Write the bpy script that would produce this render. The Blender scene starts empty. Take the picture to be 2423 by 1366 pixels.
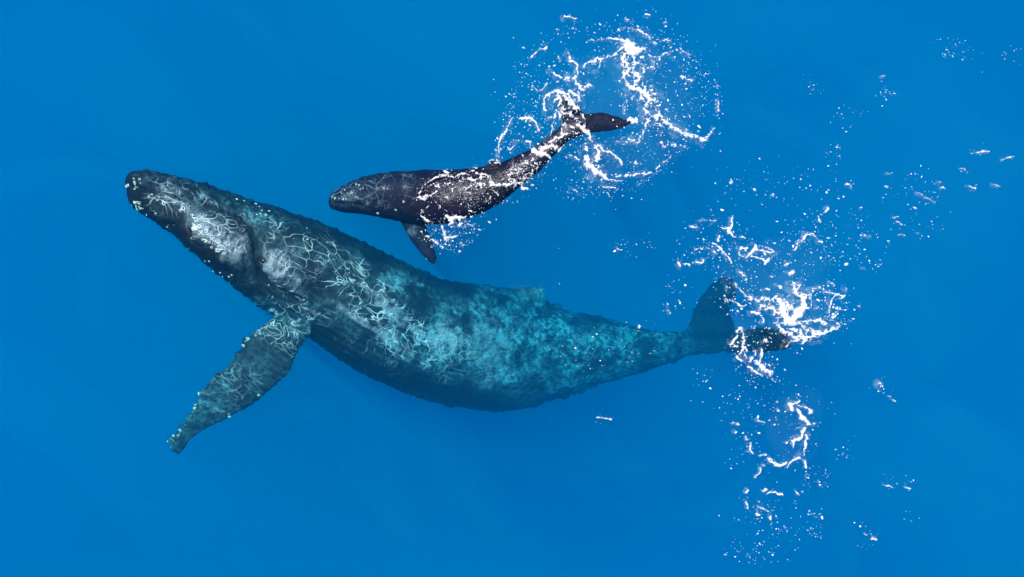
import bpy, bmesh, math, random
import numpy as np
from mathutils import Vector, Matrix
from mathutils.bvhtree import BVHTree

random.seed(7)
rng = np.random.default_rng(11)
S = bpy.context.scene
COL = S.collection

# ------------------------------------------------------------------ camera
CAM_H = 40.0                       # drone height above the sea, metres
PPM = 125.0                        # photo pixels per metre at the sea surface
cam_d = bpy.data.cameras.new("camera")
cam_d.sensor_width = 36.0
cam_d.lens = 36.0 * CAM_H / (2423.0 / PPM)
cam_d.clip_start = 0.5
cam_d.clip_end = 2000.0
cam = bpy.data.objects.new("camera", cam_d)
cam.location = (0, 0, CAM_H)
COL.objects.link(cam)
S.camera = cam

# ------------------------------------------------------------------ light
SUN_EL = math.radians(68.0)
SUN_AZ = math.radians(128.0)       # direction the light comes from, counter-clockwise from +X
W = bpy.data.worlds.new("World")
S.world = W
W.use_nodes = True
wn = W.node_tree.nodes
sky = wn.new("ShaderNodeTexSky")
sky.sky_type = 'NISHITA'
sky.sun_disc = False
sky.sun_elevation = SUN_EL
sky.sun_rotation = math.radians(90.0) - SUN_AZ
W.node_tree.links.new(sky.outputs[0], wn["Background"].inputs[0])
wn["Background"].inputs[1].default_value = 0.10

sun_d = bpy.data.lights.new("sun", 'SUN')
sun_d.energy = 4.2
sun_d.angle = math.radians(0.5)
sun_d.color = (1.0, 0.965, 0.92)
sun = bpy.data.objects.new("sun", sun_d)
sdir = Vector((math.cos(SUN_AZ) * math.cos(SUN_EL), math.sin(SUN_AZ) * math.cos(SUN_EL), math.sin(SUN_EL)))
sun.rotation_euler = (-sdir).to_track_quat('-Z', 'Y').to_euler()
sun.location = sdir * 60
COL.objects.link(sun)

S.view_settings.view_transform = 'Standard'
S.view_settings.look = 'None'
S.view_settings.gamma = 1.0
S.view_settings.exposure = 0.28
S.cycles.volume_bounces = 4
S.cycles.max_bounces = 8
S.cycles.transparent_max_bounces = 16
S.cycles.use_denoising = True


# ------------------------------------------------------------------ helpers
def P(px, py, z=0.0):
    """Photo pixel seen at depth z -> world point."""
    k = (CAM_H - z) / CAM_H / PPM
    return np.array(((px - 1211.5) * k, (683.0 - py) * k, z))


def to_px(co):
    k = PPM * CAM_H / (CAM_H - co[:, 2])
    return np.stack((co[:, 0] * k + 1211.5, 683.0 - co[:, 1] * k), 1)


def tag(o, label=None, cat=None, group=None, kind=None):
    for k, v in (("label", label), ("category", cat), ("group", group), ("kind", kind)):
        if v:
            o[k] = v
    return o


def hash3(ix, iy, iz, seed):
    h = (ix.astype(np.int64) * 374761393 + iy.astype(np.int64) * 668265263 + iz.astype(np.int64) * 2147483647 + seed * 974711) & 0x7FFFFFFF
    h = ((h ^ (h >> 13)) * 1274126177) & 0x7FFFFFFF
    h = ((h ^ (h >> 16)) * 668265263) & 0x7FFFFFFF
    return ((h ^ (h >> 15)) & 0xFFFFF) / float(0xFFFFF)


def vnoise(p, seed=0):
    """Value noise in 0..1 on an (n, 2|3) array."""
    if p.shape[1] == 2:
        p = np.concatenate((p, np.zeros((len(p), 1))), 1)
    f = np.floor(p)
    t = p - f
    t = t * t * t * (t * (t * 6 - 15) + 10)
    i = f.astype(np.int64)
    out = 0.0
    for dx in (0, 1):
        for dy in (0, 1):
            for dz in (0, 1):
                w = (t[:, 0] if dx else 1 - t[:, 0]) * (t[:, 1] if dy else 1 - t[:, 1]) * (t[:, 2] if dz else 1 - t[:, 2])
                out = out + w * hash3(i[:, 0] + dx, i[:, 1] + dy, i[:, 2] + dz, seed)
    return out


def fbm(p, octaves=4, seed=0, gain=0.5):
    a, s, n = 1.0, 0.0, 0.0
    for o in range(octaves):
        s = s + a * vnoise(p * 2.0 ** o + 17.3 * o, seed + o)
        n += a
        a *= gain
    return s / n


def smooth(a, b, x):
    t = np.clip((x - a) / (b - a), 0, 1)
    return t * t * (3 - 2 * t)


def poly_dist(q, pts, widths=None):
    """Distance of 2-D points q to a polyline; also the width interpolated at the nearest point."""
    pts = np.asarray(pts, float)
    best = np.full(len(q), 1e9)
    wb = np.zeros(len(q))
    for i in range(len(pts) - 1):
        a, b = pts[i], pts[i + 1]
        ab = b - a
        t = np.clip(((q - a) @ ab) / max(ab @ ab, 1e-9), 0, 1)
        d = np.hypot(*(q - a - t[:, None] * ab).T)
        m = d < best
        best[m] = d[m]
        if widths is not None:
            wb[m] = widths[i] + (widths[i + 1] - widths[i]) * t[m]
    return best, wb


def ell(q, cx, cy, rx, ry, ang=0.0):
    """1 in the middle of an ellipse, 0 on its rim and beyond (negative outside)."""
    c, s = math.cos(math.radians(ang)), math.sin(math.radians(ang))
    dx, dy = q[:, 0] - cx, q[:, 1] - cy
    return 1 - np.hypot((dx * c + dy * s) / rx, (-dx * s + dy * c) / ry)


def catmull(a, n):
    a = np.asarray(a, float)
    m = len(a)
    t = np.linspace(0, m - 1, n)
    i = np.clip(np.floor(t).astype(int), 0, m - 2)
    u = (t - i)[:, None]
    p0, p1, p2, p3 = a[np.maximum(i - 1, 0)], a[i], a[i + 1], a[np.minimum(i + 2, m - 1)]
    return 0.5 * (2 * p1 + (p2 - p0) * u + (2 * p0 - 5 * p1 + 4 * p2 - p3) * u ** 2 + (3 * p1 - p0 - 3 * p2 + p3) * u ** 3)


def new_mesh(name, verts, faces, mat=None, parent=None, smooth_shade=True):
    me = bpy.data.meshes.new(name)
    me.from_pydata([tuple(v) for v in verts], [], faces)
    if smooth_shade:
        me.polygons.foreach_set("use_smooth", [True] * len(me.polygons))
    if mat:
        me.materials.append(mat)
    o = bpy.data.objects.new(name, me)
    COL.objects.link(o)
    if parent:
        o.parent = parent
    return o


def loft(stations, n=60, ring=40, pw=2.2):
    """stations: (ux, uy, lx, ly, z, h[, uz-lz]) rims in photo pixels; z the centre depth, h the half thickness.
    Returns verts, faces of a closed tube."""
    st = [tuple(s) + (0.0,) * (7 - len(s)) for s in stations]
    a = catmull(st, n)
    V, F = [], []
    for k in range(n):
        ux, uy, lx, ly, z, h, tilt = a[k]
        U, L = P(ux, uy, z + tilt), P(lx, ly, z - tilt)
        c, ax = (U + L) / 2, (U - L) / 2
        nz = np.array((0, 0, 1.0))
        axn = ax / max(np.linalg.norm(ax), 1e-6)
        nz = nz - axn * (nz @ axn)
        nz /= np.linalg.norm(nz)
        for j in range(ring):
            th = 2 * math.pi * j / ring
            cx, sx = math.cos(th), math.sin(th)
            e = 2.0 / pw
            V.append(c + ax * (abs(cx) ** e * (1 if cx > 0 else -1)) + nz * (max(h, 0.004) * abs(sx) ** e * (1 if sx > 0 else -1)))
    for k in range(n - 1):
        for j in range(ring):
            j2 = (j + 1) % ring
            F.append((k * ring + j, k * ring + j2, (k + 1) * ring + j2, (k + 1) * ring + j))
    F.append(tuple(range(ring))[::-1])
    F.append(tuple((n - 1) * ring + j for j in range(ring)))
    return V, F


def weld(pieces, voxel, name, smooth_it=6):
    """Join closed tubes and remesh them into one continuous skin; returns coords, normals, mesh."""
    V, F = [], []
    for v, f in pieces:
        o = len(V)
        V += v
        F += [tuple(i + o for i in x) for x in f]
    me = bpy.data.meshes.new(name + "_raw")
    me.from_pydata([tuple(v) for v in V], [], F)
    ob = bpy.data.objects.new(name + "_raw", me)
    COL.objects.link(ob)
    m = ob.modifiers.new("r", 'REMESH')
    m.mode = 'VOXEL'
    m.voxel_size = voxel
    m.use_smooth_shade = True
    m = ob.modifiers.new("s", 'SMOOTH')
    m.iterations = smooth_it
    m.factor = 0.5
    dg = bpy.context.evaluated_depsgraph_get()
    out = bpy.data.meshes.new_from_object(ob.evaluated_get(dg))
    bpy.data.objects.remove(ob)
    bpy.data.meshes.remove(me)
    out.name = name
    return out


def mesh_arrays(me):
    n = len(me.vertices)
    co = np.empty(n * 3, np.float32)
    me.vertices.foreach_get("co", co)
    no = np.empty(n * 3, np.float32)
    me.vertices.foreach_get("normal", no)
    return co.reshape(n, 3).astype(float), no.reshape(n, 3).astype(float)


def set_attr(me, name, val):
    if val.ndim == 1:
        a = me.attributes.new(name, 'FLOAT', 'POINT')
        a.data.foreach_set("value", val.astype(np.float32))
    else:
        a = me.attributes.new(name, 'FLOAT_VECTOR', 'POINT')
        a.data.foreach_set("vector", val.astype(np.float32).ravel())


class NT:
    """Small node-tree builder."""
    def __init__(self, name):
        self.m = bpy.data.materials.new(name)
        self.m.use_nodes = True
        self.t = self.m.node_tree
        self.t.nodes.clear()
        self.out = self.t.nodes.new("ShaderNodeOutputMaterial")

    def n(self, kind, props=None, **inp):
        nd = self.t.nodes.new("ShaderNode" + kind)
        for k, v in (props or {}).items():
            setattr(nd, k, v)
        for k, v in inp.items():
            k = k.replace("_", " ")
            s = nd.inputs[int(k[1:])] if k[0] == "i" and k[1:].isdigit() else nd.inputs[k]
            if isinstance(v, bpy.types.NodeSocket):
                self.t.links.new(v, s)
            else:
                s.default_value = v
        return nd

    def math(self, op, a, b=0.0, c=0.0, clamp=False):
        return self.n("Math", {"operation": op, "use_clamp": clamp}, i0=a, i1=b, i2=c).outputs[0]

    def ramp(self, f, a, b, lo=0.0, hi=1.0):
        return self.n("MapRange", {"interpolation_type": 'SMOOTHSTEP'}, Value=f, From_Min=a, From_Max=b, To_Min=lo, To_Max=hi).outputs[0]

    def mix(self, f, a, b):
        nd = self.t.nodes.new("ShaderNodeMix")
        nd.data_type = 'RGBA'
        for s, v in ((nd.inputs[0], f), (nd.inputs[6], a), (nd.inputs[7], b)):
            if isinstance(v, bpy.types.NodeSocket):
                self.t.links.new(v, s)
            else:
                s.default_value = v
        return nd.outputs[2]

    def attr(self, name, out="Fac"):
        return self.n("Attribute", {"attribute_name": name}).outputs[out]

    def noise(self, vec, scale, detail=4.0, rough=0.55, dist=0.0):
        return self.n("TexNoise", None, Vector=vec, Scale=scale, Detail=detail, Roughness=rough, Distortion=dist).outputs["Fac"]

    def surface(self, s):
        self.t.links.new(s, self.out.inputs["Surface"])
        return self.m


# ------------------------------------------------------------------ the sea
DEEP = -26.0
EXT = 260.0


def sea_materials():
    t = NT("clear_sea_water")
    sc = t.n("VolumeScatter", None, Color=(0.0, 0.43, 1.0, 1), Density=0.095, Anisotropy=0.0)
    ab = t.n("VolumeAbsorption", None, Color=(0.0, 0.911, 0.9680, 1), Density=0.54)
    ad = t.n("AddShader", None, i0=sc.outputs[0], i1=ab.outputs[0])
    t.t.links.new(ad.outputs[0], t.out.inputs["Volume"])
    d = NT("deep_water")
    co = d.n("NewGeometry").outputs["Position"]
    nz = d.noise(co, 0.09, 3.0, 0.5)
    col = d.mix(d.ramp(nz, 0.3, 0.7), (0.01, 0.62, 0.86, 1), (0.01, 0.76, 0.95, 1))
    d.surface(d.n("BsdfDiffuse", None, Color=col).outputs[0])
    return t.m, d.m


vol_m, deep_m = sea_materials()
e = EXT
wcol = new_mesh("water_column", [(x, y, z) for z in (DEEP - 1, 0) for x, y in ((-e, -e), (e, -e), (e, e), (-e, e))],
                [(3, 2, 1, 0), (4, 5, 6, 7), (0, 1, 5, 4), (1, 2, 6, 5), (2, 3, 7, 6), (3, 0, 4, 7)], vol_m, None, False)
tag(wcol, kind="structure")
deep = new_mesh("water", [(-e + 1, -e + 1, DEEP), (e - 1, -e + 1, DEEP), (e - 1, e - 1, DEEP), (-e + 1, e - 1, DEEP)], [(0, 1, 2, 3)], deep_m, None, False)
tag(deep, kind="structure")


# ------------------------------------------------------------------ whale skin
def skin_material(name, dark, mid, pale, net_gain=1.0, cell=5.2, gloss=0.12):
    t = NT(name)
    pos = t.n("NewGeometry").outputs["Position"]
    flow = t.attr("flow", "Vector")
    a_pale, a_mot, a_net, a_dark = (t.attr(k) for k in ("pale", "mottle", "caustic_net", "dark"))
    # colour: dark hide, diatom mottling, pale patches
    n1 = t.noise(pos, 2.4, 6.0, 0.62, 0.5)
    n2 = t.noise(pos, 10.5, 6.0, 0.70, 0.6)
    blot = t.math('MULTIPLY', t.ramp(n1, 0.36, 0.62), t.ramp(n2, 0.40, 0.64, 0.10, 1.0))
    col = t.mix(t.math('MULTIPLY', blot, a_mot), dark, mid)
    n3 = t.math('MULTIPLY_ADD', t.noise(t.n("VectorMath", {"operation": 'MULTIPLY'}, i0=flow, i1=(1.6, 0.5, 0.5)).outputs[0], 9.0, 5.0, 0.7, 0.5), 0.5, t.math('MULTIPLY', t.noise(pos, 6.0, 5.0, 0.65), 0.5))
    col = t.mix(t.math('MULTIPLY', a_pale, t.ramp(n3, 0.42, 0.60, 0.04, 1.0)), col, pale)
    # sunlight lines focused by waves, painted pale, with raised glossy ridges
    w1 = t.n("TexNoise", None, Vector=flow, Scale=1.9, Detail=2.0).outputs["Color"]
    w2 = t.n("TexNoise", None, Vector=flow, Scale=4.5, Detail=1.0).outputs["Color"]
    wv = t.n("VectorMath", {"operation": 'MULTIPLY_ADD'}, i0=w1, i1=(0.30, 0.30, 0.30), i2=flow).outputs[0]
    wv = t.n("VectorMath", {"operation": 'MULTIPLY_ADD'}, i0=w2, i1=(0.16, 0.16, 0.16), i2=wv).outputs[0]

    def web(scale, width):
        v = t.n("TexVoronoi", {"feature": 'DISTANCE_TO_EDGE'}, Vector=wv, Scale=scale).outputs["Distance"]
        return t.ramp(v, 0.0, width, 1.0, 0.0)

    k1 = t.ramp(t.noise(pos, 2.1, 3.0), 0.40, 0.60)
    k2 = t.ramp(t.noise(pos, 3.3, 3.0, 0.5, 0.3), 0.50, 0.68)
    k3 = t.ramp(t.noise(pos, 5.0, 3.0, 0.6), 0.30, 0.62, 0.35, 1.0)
    ridge = t.math('MAXIMUM', t.math('MULTIPLY', web(cell, 0.050), k1), t.math('MULTIPLY', web(cell * 2.0, 0.065), k2))  # lines of the painted wave light, not skin ridges
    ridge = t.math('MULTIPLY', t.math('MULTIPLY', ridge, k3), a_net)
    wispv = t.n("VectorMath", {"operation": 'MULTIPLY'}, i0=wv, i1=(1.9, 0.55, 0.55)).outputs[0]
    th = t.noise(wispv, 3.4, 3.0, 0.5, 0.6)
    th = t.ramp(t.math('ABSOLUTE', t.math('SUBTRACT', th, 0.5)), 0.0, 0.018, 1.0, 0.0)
    th = t.math('MULTIPLY', t.math('MULTIPLY', th, t.attr("caustic_thread")), k3)
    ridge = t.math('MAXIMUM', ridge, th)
    col = t.mix(t.math('MULTIPLY', ridge, 0.85 * net_gain, clamp=True), col, (0.80, 0.88, 0.94, 1))  # wave-focused light painted into the base colour
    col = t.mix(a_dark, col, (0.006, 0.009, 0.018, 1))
    hgt = t.math('MULTIPLY_ADD', ridge, 0.018, t.math('MULTIPLY', t.noise(pos, 11.0, 5.0, 0.6), 0.016))
    bmp = t.n("Bump", None, Strength=0.7, Distance=1.0, Height=hgt).outputs[0]
    wet = t.ramp(t.n("SeparateXYZ", None, Vector=pos).outputs[2], -0.03, 0.01)
    rough = t.math('MULTIPLY_ADD', wet, -0.22, t.math('MULTIPLY_ADD', ridge, -0.28, 0.60))
    film = t.math('MULTIPLY', t.math('MULTIPLY', wet, t.noise(pos, 16.0, 3.0, 0.5, 0.6)), 0.02)
    bmp = t.n("Bump", None, Strength=0.8, Distance=1.0, Height=film, Normal=bmp).outputs[0]
    b = t.n("BsdfPrincipled", None, Base_Color=col, Roughness=rough, Normal=bmp)
    t.t.links.new(t.math('MULTIPLY_ADD', wet, 0.20, t.math('MULTIPLY_ADD', ridge, 0.45, gloss)), b.inputs["Specular IOR Level"])
    return t.surface(b.outputs[0])


def flow_coords(co, stations, stretch):
    """s along the spine and lateral distance, in metres, as a surface coordinate."""
    q = to_px(co) / PPM
    c = np.array([((s[0] + s[2]) / 2 / PPM, (s[1] + s[3]) / 2 / PPM) for s in stations])
    best = np.full(len(q), 1e9)
    s_out, l_out = np.zeros(len(q)), np.zeros(len(q))
    acc = 0.0
    for i in range(len(c) - 1):
        a, ab = c[i], c[i + 1] - c[i]
        L = np.hypot(*ab)
        lo = -9 if i == 0 else 0
        hi = 9 if i == len(c) - 2 else 1
        tt = np.clip(((q - a) @ ab) / (L * L), lo, hi)
        dv = q - a - tt[:, None] * ab
        d = np.hypot(dv[:, 0], dv[:, 1])
        m = d < best
        best[m] = d[m]
        s_out[m] = acc + tt[m] * L
        l_out[m] = (d * np.sign(ab[0] * dv[:, 1] - ab[1] * dv[:, 0]))[m]
        acc += L
    return np.stack((s_out * stretch, l_out, co[:, 2] * 0.8), 1), s_out, l_out


# ------------------------------------------------------------------ mother
M_ST = [
    (297, 431, 298, 441, -0.72, 0.04), (301, 417, 299, 456, -0.73, 0.13), (311, 407, 303, 473, -0.75, 0.22), (327, 402, 309, 486, -0.78, 0.30), (350, 402, 322, 497, -0.82, 0.38),
    (400, 409, 350, 512, -0.90, 0.48), (480, 433, 402, 550, -1.02, 0.62), (560, 461, 455, 597, -1.12, 0.74),
    (640, 489, 510, 642, -1.20, 0.83), (715, 513, 565, 688, -1.30, 0.90), (790, 541, 620, 728, -1.42, 0.97),
    (860, 576, 680, 768, -1.58, 1.03), (930, 606, 748, 812, -1.75, 1.08), (1000, 640, 832, 870, -1.95, 1.12),
    (1062, 664, 930, 922, -2.21, 1.14), (1130, 672, 1040, 955, -2.45, 1.12), (1200, 682, 1140, 973, -2.68, 1.07),
    (1270, 704, 1230, 970, -2.88, 0.98), (1340, 733, 1320, 946, -3.01, 0.86), (1410, 747, 1410, 917, -3.04, 0.72),
    (1480, 765, 1490, 891, -3.04, 0.56), (1550, 781, 1565, 866, -3.00, 0.42), (1610, 784, 1625, 843, -2.96, 0.32),
    (1670, 787, 1690, 832, -2.94, 0.22), (1715, 792, 1722, 818, -2.94, 0.08)]
M_FLIP = [
    (735, 690, 800, 745, -1.45, 0.22), (690, 722, 760, 778, -1.22, 0.24), (652, 746, 735, 796, -1.05, 0.22), (606, 780, 712, 822, -0.95, 0.19),
    (578, 806, 698, 845, -0.92, 0.17), (562, 838, 688, 878, -0.92, 0.15), (532, 872, 660, 906, -0.95, 0.13),
    (494, 906, 604, 951, -1.02, 0.11), (461, 958, 545, 986, -1.10, 0.09), (434, 1003, 490, 1016, -1.18, 0.075),
    (407, 1034, 452, 1044, -1.24, 0.06), (408, 1056, 436, 1064, -1.27, 0.045), (417, 1075, 422, 1078, -1.28, 0.015)]
M_FLUKE_A = [
    (1590, 800, 1720, 822, -2.92, 0.20), (1622, 775, 1742, 800, -2.95, 0.13), (1638, 745, 1738, 768, -3.00, 0.10),
    (1652, 710, 1728, 735, -3.10, 0.085), (1672, 684, 1736, 706, -3.2, 0.07), (1697, 664, 1742, 684, -3.3, 0.05), (1715, 653, 1738, 664, -3.35, 0.02)]
M_FLUKE_B = [
    (1650, 790, 1660, 840, -2.90, 0.18), (1735, 785, 1710, 834, -2.50, 0.13), (1770, 784, 1752, 834, -1.85, 0.10),
    (1800, 776, 1795, 835, -1.40, 0.085), (1830, 776, 1825, 834, -1.15, 0.07), (1856, 790, 1850, 830, -1.0, 0.05), (1876, 812, 1868, 822, -0.92, 0.02)]
M_FIN = [(1185, 702, 1310, 745, -2.62, 0.26), (1205, 688, 1300, 722, -2.48, 0.16), (1228, 679, 1294, 704, -2.44, 0.10), (1256, 675, 1288, 692, -2.42, 0.05), (1270, 677, 1284, 685, -2.42, 0.02)]

MOUTH = [(300, 440), (340, 450), (400, 461), (465, 479), (520, 498), (560, 516), (588, 541), (602, 572), (604, 606), (614, 645), (642, 680), (690, 702), (735, 722)]
JAW = [(305, 470), (400, 505), (480, 545), (560, 590)]
M_CREASE = [
    [(628, 668), (660, 692), (700, 708), (722, 730)], [(602, 660), (640, 700), (690, 724)], [(585, 670), (625, 712), (672, 738)],
    [(545, 552), (560, 590), (566, 630), (560, 668)], [(566, 556), (580, 600), (582, 645)], [(526, 560), (538, 600), (540, 640)]]


def build_mother():
    me = weld([loft(M_ST, 150, 72, 2.25), loft(M_FLIP, 60, 36, 2.0), loft(M_FLUKE_A, 40, 28, 2.0), loft(M_FLUKE_B, 40, 28, 2.0), loft(M_FIN, 24, 24, 2.0)],
              0.026, "humpback_whale")
    co, no = mesh_arrays(me)
    q = to_px(co)
    flow, s, lat = flow_coords(co, M_ST, 0.55)
    up = smooth(-0.25, 0.25, no[:, 2])
    n_lo, n_hi = fbm(co * 1.3, 4, 3), fbm(co * 5.5, 4, 9)
    d = (n_lo - 0.5) * 0.09 + (n_hi - 0.5) * 0.022
    tail = smooth(700, 1300, q[:, 0])
    rag = np.abs(fbm(co * np.array((5.5, 5.5, 2.0)), 4, 21) - 0.5) * 2
    amp = smooth(0.35, 0.65, fbm(co * 1.1, 2, 77))
    d += (rag - 0.30) * (0.05 + 0.10 * amp) * (0.6 + 0.4 * tail) * smooth(0.62, 0.15, np.abs(no[:, 2]))
    fk = smooth(1610, 1660, q[:, 0])
    d += fk * (fbm(co * 4.5, 3, 210) - 0.5) * 0.20 * smooth(0.75, 0.2, np.abs(no[:, 2]))
    # mouth line, jaw, throat pleats, eye ridge
    dm, _ = poly_dist(q, MOUTH)
    d -= 0.10 * np.exp(-(dm / 5.5) ** 2) * up * smooth(306, 340, q[:, 0])
    jw = np.clip(np.max([ell(q, 500, 560, 150, 58, 36), ell(q, 400, 492, 90, 38, 28)], 0), 0, 1)
    d += 0.13 * smooth(0, 0.5, jw) * up
    for c in M_CREASE:
        dc, _ = poly_dist(q, c)
        d -= 0.035 * np.exp(-(dc / 3.2) ** 2) * up
    v = np.clip(-lat / 1.0, -2, 2)
    pleat = smooth(560, 640, q[:, 0]) * smooth(1150, 850, q[:, 0]) * smooth(-0.1, -0.45, lat * np.sign(np.median(lat[(q[:, 1] < 560) & (q[:, 0] > 600) & (q[:, 0] < 750)]) + 1e-9))
    d -= 0.022 * pleat * (0.5 + 0.5 * np.cos(lat * 2 * math.pi / 0.13)) ** 3
    eyeb = np.clip(ell(q, 652, 628, 62, 42, 30), 0, 1)
    d += 0.09 * smooth(0, 0.6, eyeb) * up
    d -= 0.06 * np.clip(ell(q, 735, 690, 55, 40, 45), 0, 1) * up
    # tubercles on the snout and along the jaw, knuckles on the flipper's leading edge and the back ridge
    tub = [(rng.uniform(310, 600), 0) for _ in range(60)]
    T = []
    for x, _ in tub:
        yu = np.interp(x, [303, 345, 480, 640], [424, 401, 433, 489])
        T.append((x, yu + rng.uniform(0, 1) ** 1.4 * 62 + 3, rng.uniform(4.5, 8), rng.uniform(0.025, 0.055)))
    for x in np.arange(312, 640, 13):
        yl = np.interp(x, [303, 316, 350, 402, 455, 510, 565, 620, 680], [455, 490, 512, 550, 597, 642, 688, 728, 768])
        T.append((x + rng.uniform(-4, 4), yl - rng.uniform(2, 12), rng.uniform(5, 8), 0.04))
    for x, y in ((578, 806), (562, 838), (512, 890), (494, 906), (461, 958), (445, 985), (430, 1010), (408, 1040), (412, 1060), (545, 860), (478, 930)):
        T.append((x, y, 9, rng.uniform(0.06, 0.13)))
    for x in np.arange(610, 1060, 21):
        yu = np.interp(x, [640, 715, 790, 860, 930, 1000, 1062], [489, 513, 541, 576, 606, 640, 664])
        T.append((x + rng.uniform(-6, 6), yu + rng.uniform(0, 5), rng.uniform(5, 11), rng.uniform(0.0, 0.035)))
    for x, y, r, h in T:
        m = (np.abs(q[:, 0] - x) < 3 * r) & (np.abs(q[:, 1] - y) < 3 * r) & (co[:, 2] > -2.1)
        d[m] += h * np.exp(-((q[m, 0] - x) ** 2 + (q[m, 1] - y) ** 2) / (r * r))
    fl = (q[:, 1] > 790) & (q[:, 0] < 735)
    d[fl] *= 0.8
    co += no * d[:, None]
    me.vertices.foreach_set("co", co.astype(np.float32).ravel())
    me.update()
    # colour fields: dark and pale patches, painted belly shade, painted wave-light net
    w = (fbm(co * 2.2, 4, 40) - 0.5)
    w2 = (fbm(co * 6.0, 3, 50) - 0.5)
    E = lambda *a: np.clip(ell(q, *a) + 1.3 * w + 0.7 * w2, 0, 1)
    pale = np.max([1.0 * smooth(0, .7, E(478, 528, 120, 40, 37)), 0.8 * smooth(0, .6, E(420, 470, 70, 26, 25)), 0.85 * smooth(0, .6, E(655, 625, 62, 42, 30)),
                   0.5 * smooth(0, .6, E(700, 668, 50, 26, 40)), 0.75 * smooth(0, .6, E(940, 745, 95, 20, 40)), 0.7 * smooth(0, .6, E(880, 775, 150, 14, 33)),
                   0.8 * smooth(0, .6, E(1070, 810, 70, 46, 60)), 0.5 * smooth(0, .6, E(560, 590, 40, 60, 10)),
                   0.3 * smooth(0, .6, E(1160, 840, 130, 70, 60))], 0)
    mott = np.max([0.20 + 0.48 * smooth(1000, 1250, q[:, 0]) * (q[:, 0] < 1640), 1.0 * smooth(0, .5, E(1180, 800, 300, 130, 10)), 0.9 * smooth(0, .5, E(1420, 830, 200, 70, -12)), 0.9 * smooth(0, .5, E(960, 660, 110, 55, 30)),
                   0.55 * smooth(0, .5, E(480, 960, 120, 50, -50)), 0.6 * smooth(0, .5, E(560, 470, 200, 40, 22))], 0)
    dark = np.max([0.8 * smooth(0, .5, E(742, 682, 52, 34, 45)), 0.8 * smooth(0, .5, E(1300, 860, 50, 40, 0) - .2), 0.9 * smooth(0, .4, ell(q, 618, 612, 13, 10) + w),
                   0.7 * np.exp(-(dm / 6.5) ** 2) * up, 0.85 * smooth(0, .35, ell(q, 1690, 730, 80, 120, 20) + .3 * w), 0.9 * smooth(0, .4, ell(q, 1840, 805, 50, 60)),
                   0.6 * smooth(0, .5, E(1380, 770, 40, 36, 0) - .1)], 0)
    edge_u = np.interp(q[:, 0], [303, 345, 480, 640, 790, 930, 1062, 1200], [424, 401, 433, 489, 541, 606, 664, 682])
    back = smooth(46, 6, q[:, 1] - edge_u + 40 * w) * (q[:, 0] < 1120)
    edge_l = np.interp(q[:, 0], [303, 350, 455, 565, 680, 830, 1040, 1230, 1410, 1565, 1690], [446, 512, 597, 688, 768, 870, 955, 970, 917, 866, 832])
    belly = smooth(90, 20, edge_l - q[:, 1] + 60 * w) * (1 - 0.6 * smooth(1150, 1350, q[:, 0])) * ((q[:, 0] > 735) | (q[:, 1] < 700))  # shaded underside of the flank, painted dark
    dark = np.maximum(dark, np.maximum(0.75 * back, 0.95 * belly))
    caustic_thread = np.max([1.0 * smooth(0, .5, E(940, 760, 200, 60, 33)), 0.7 * smooth(0, .5, E(690, 650, 90, 60, 40)), 0.9 * smooth(0, .5, E(690, 770, 90, 60, -30)), 0.5 * smooth(0, .5, E(1080, 840, 120, 90, 30)),
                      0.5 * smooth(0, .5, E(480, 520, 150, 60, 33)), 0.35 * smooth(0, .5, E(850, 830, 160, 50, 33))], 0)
    caustic_net = np.max([1.0 * smooth(0, .5, E(470, 510, 190, 75, 33)), 0.85 * smooth(0, .5, E(760, 620, 190, 95, 35)), 1.0 * smooth(0, .5, E(930, 750, 210, 75, 33)),
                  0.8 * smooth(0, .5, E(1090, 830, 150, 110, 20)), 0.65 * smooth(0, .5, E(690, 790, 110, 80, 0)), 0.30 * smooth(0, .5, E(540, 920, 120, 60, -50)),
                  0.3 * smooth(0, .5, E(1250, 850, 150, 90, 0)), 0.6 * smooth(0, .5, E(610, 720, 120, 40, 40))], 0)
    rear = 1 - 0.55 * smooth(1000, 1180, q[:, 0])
    caustic_net, caustic_thread = caustic_net * rear, caustic_thread * rear  # where the painted wave light lies, weaker towards the tail
    for k, a in (("pale", pale), ("mottle", mott), ("dark", dark), ("caustic_net", caustic_net), ("caustic_thread", caustic_thread), ("flow", flow)):
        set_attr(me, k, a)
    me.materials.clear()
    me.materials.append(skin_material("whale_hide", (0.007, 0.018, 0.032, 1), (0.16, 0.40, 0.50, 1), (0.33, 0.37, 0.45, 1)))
    o = bpy.data.objects.new("humpback_whale", me)
    COL.objects.link(o)
    tag(o, "large dark humpback whale with teal mottled flank and one long flipper stretched out, under water", "whale", "humpback whales swimming together")
    return o


mother = build_mother()

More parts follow.
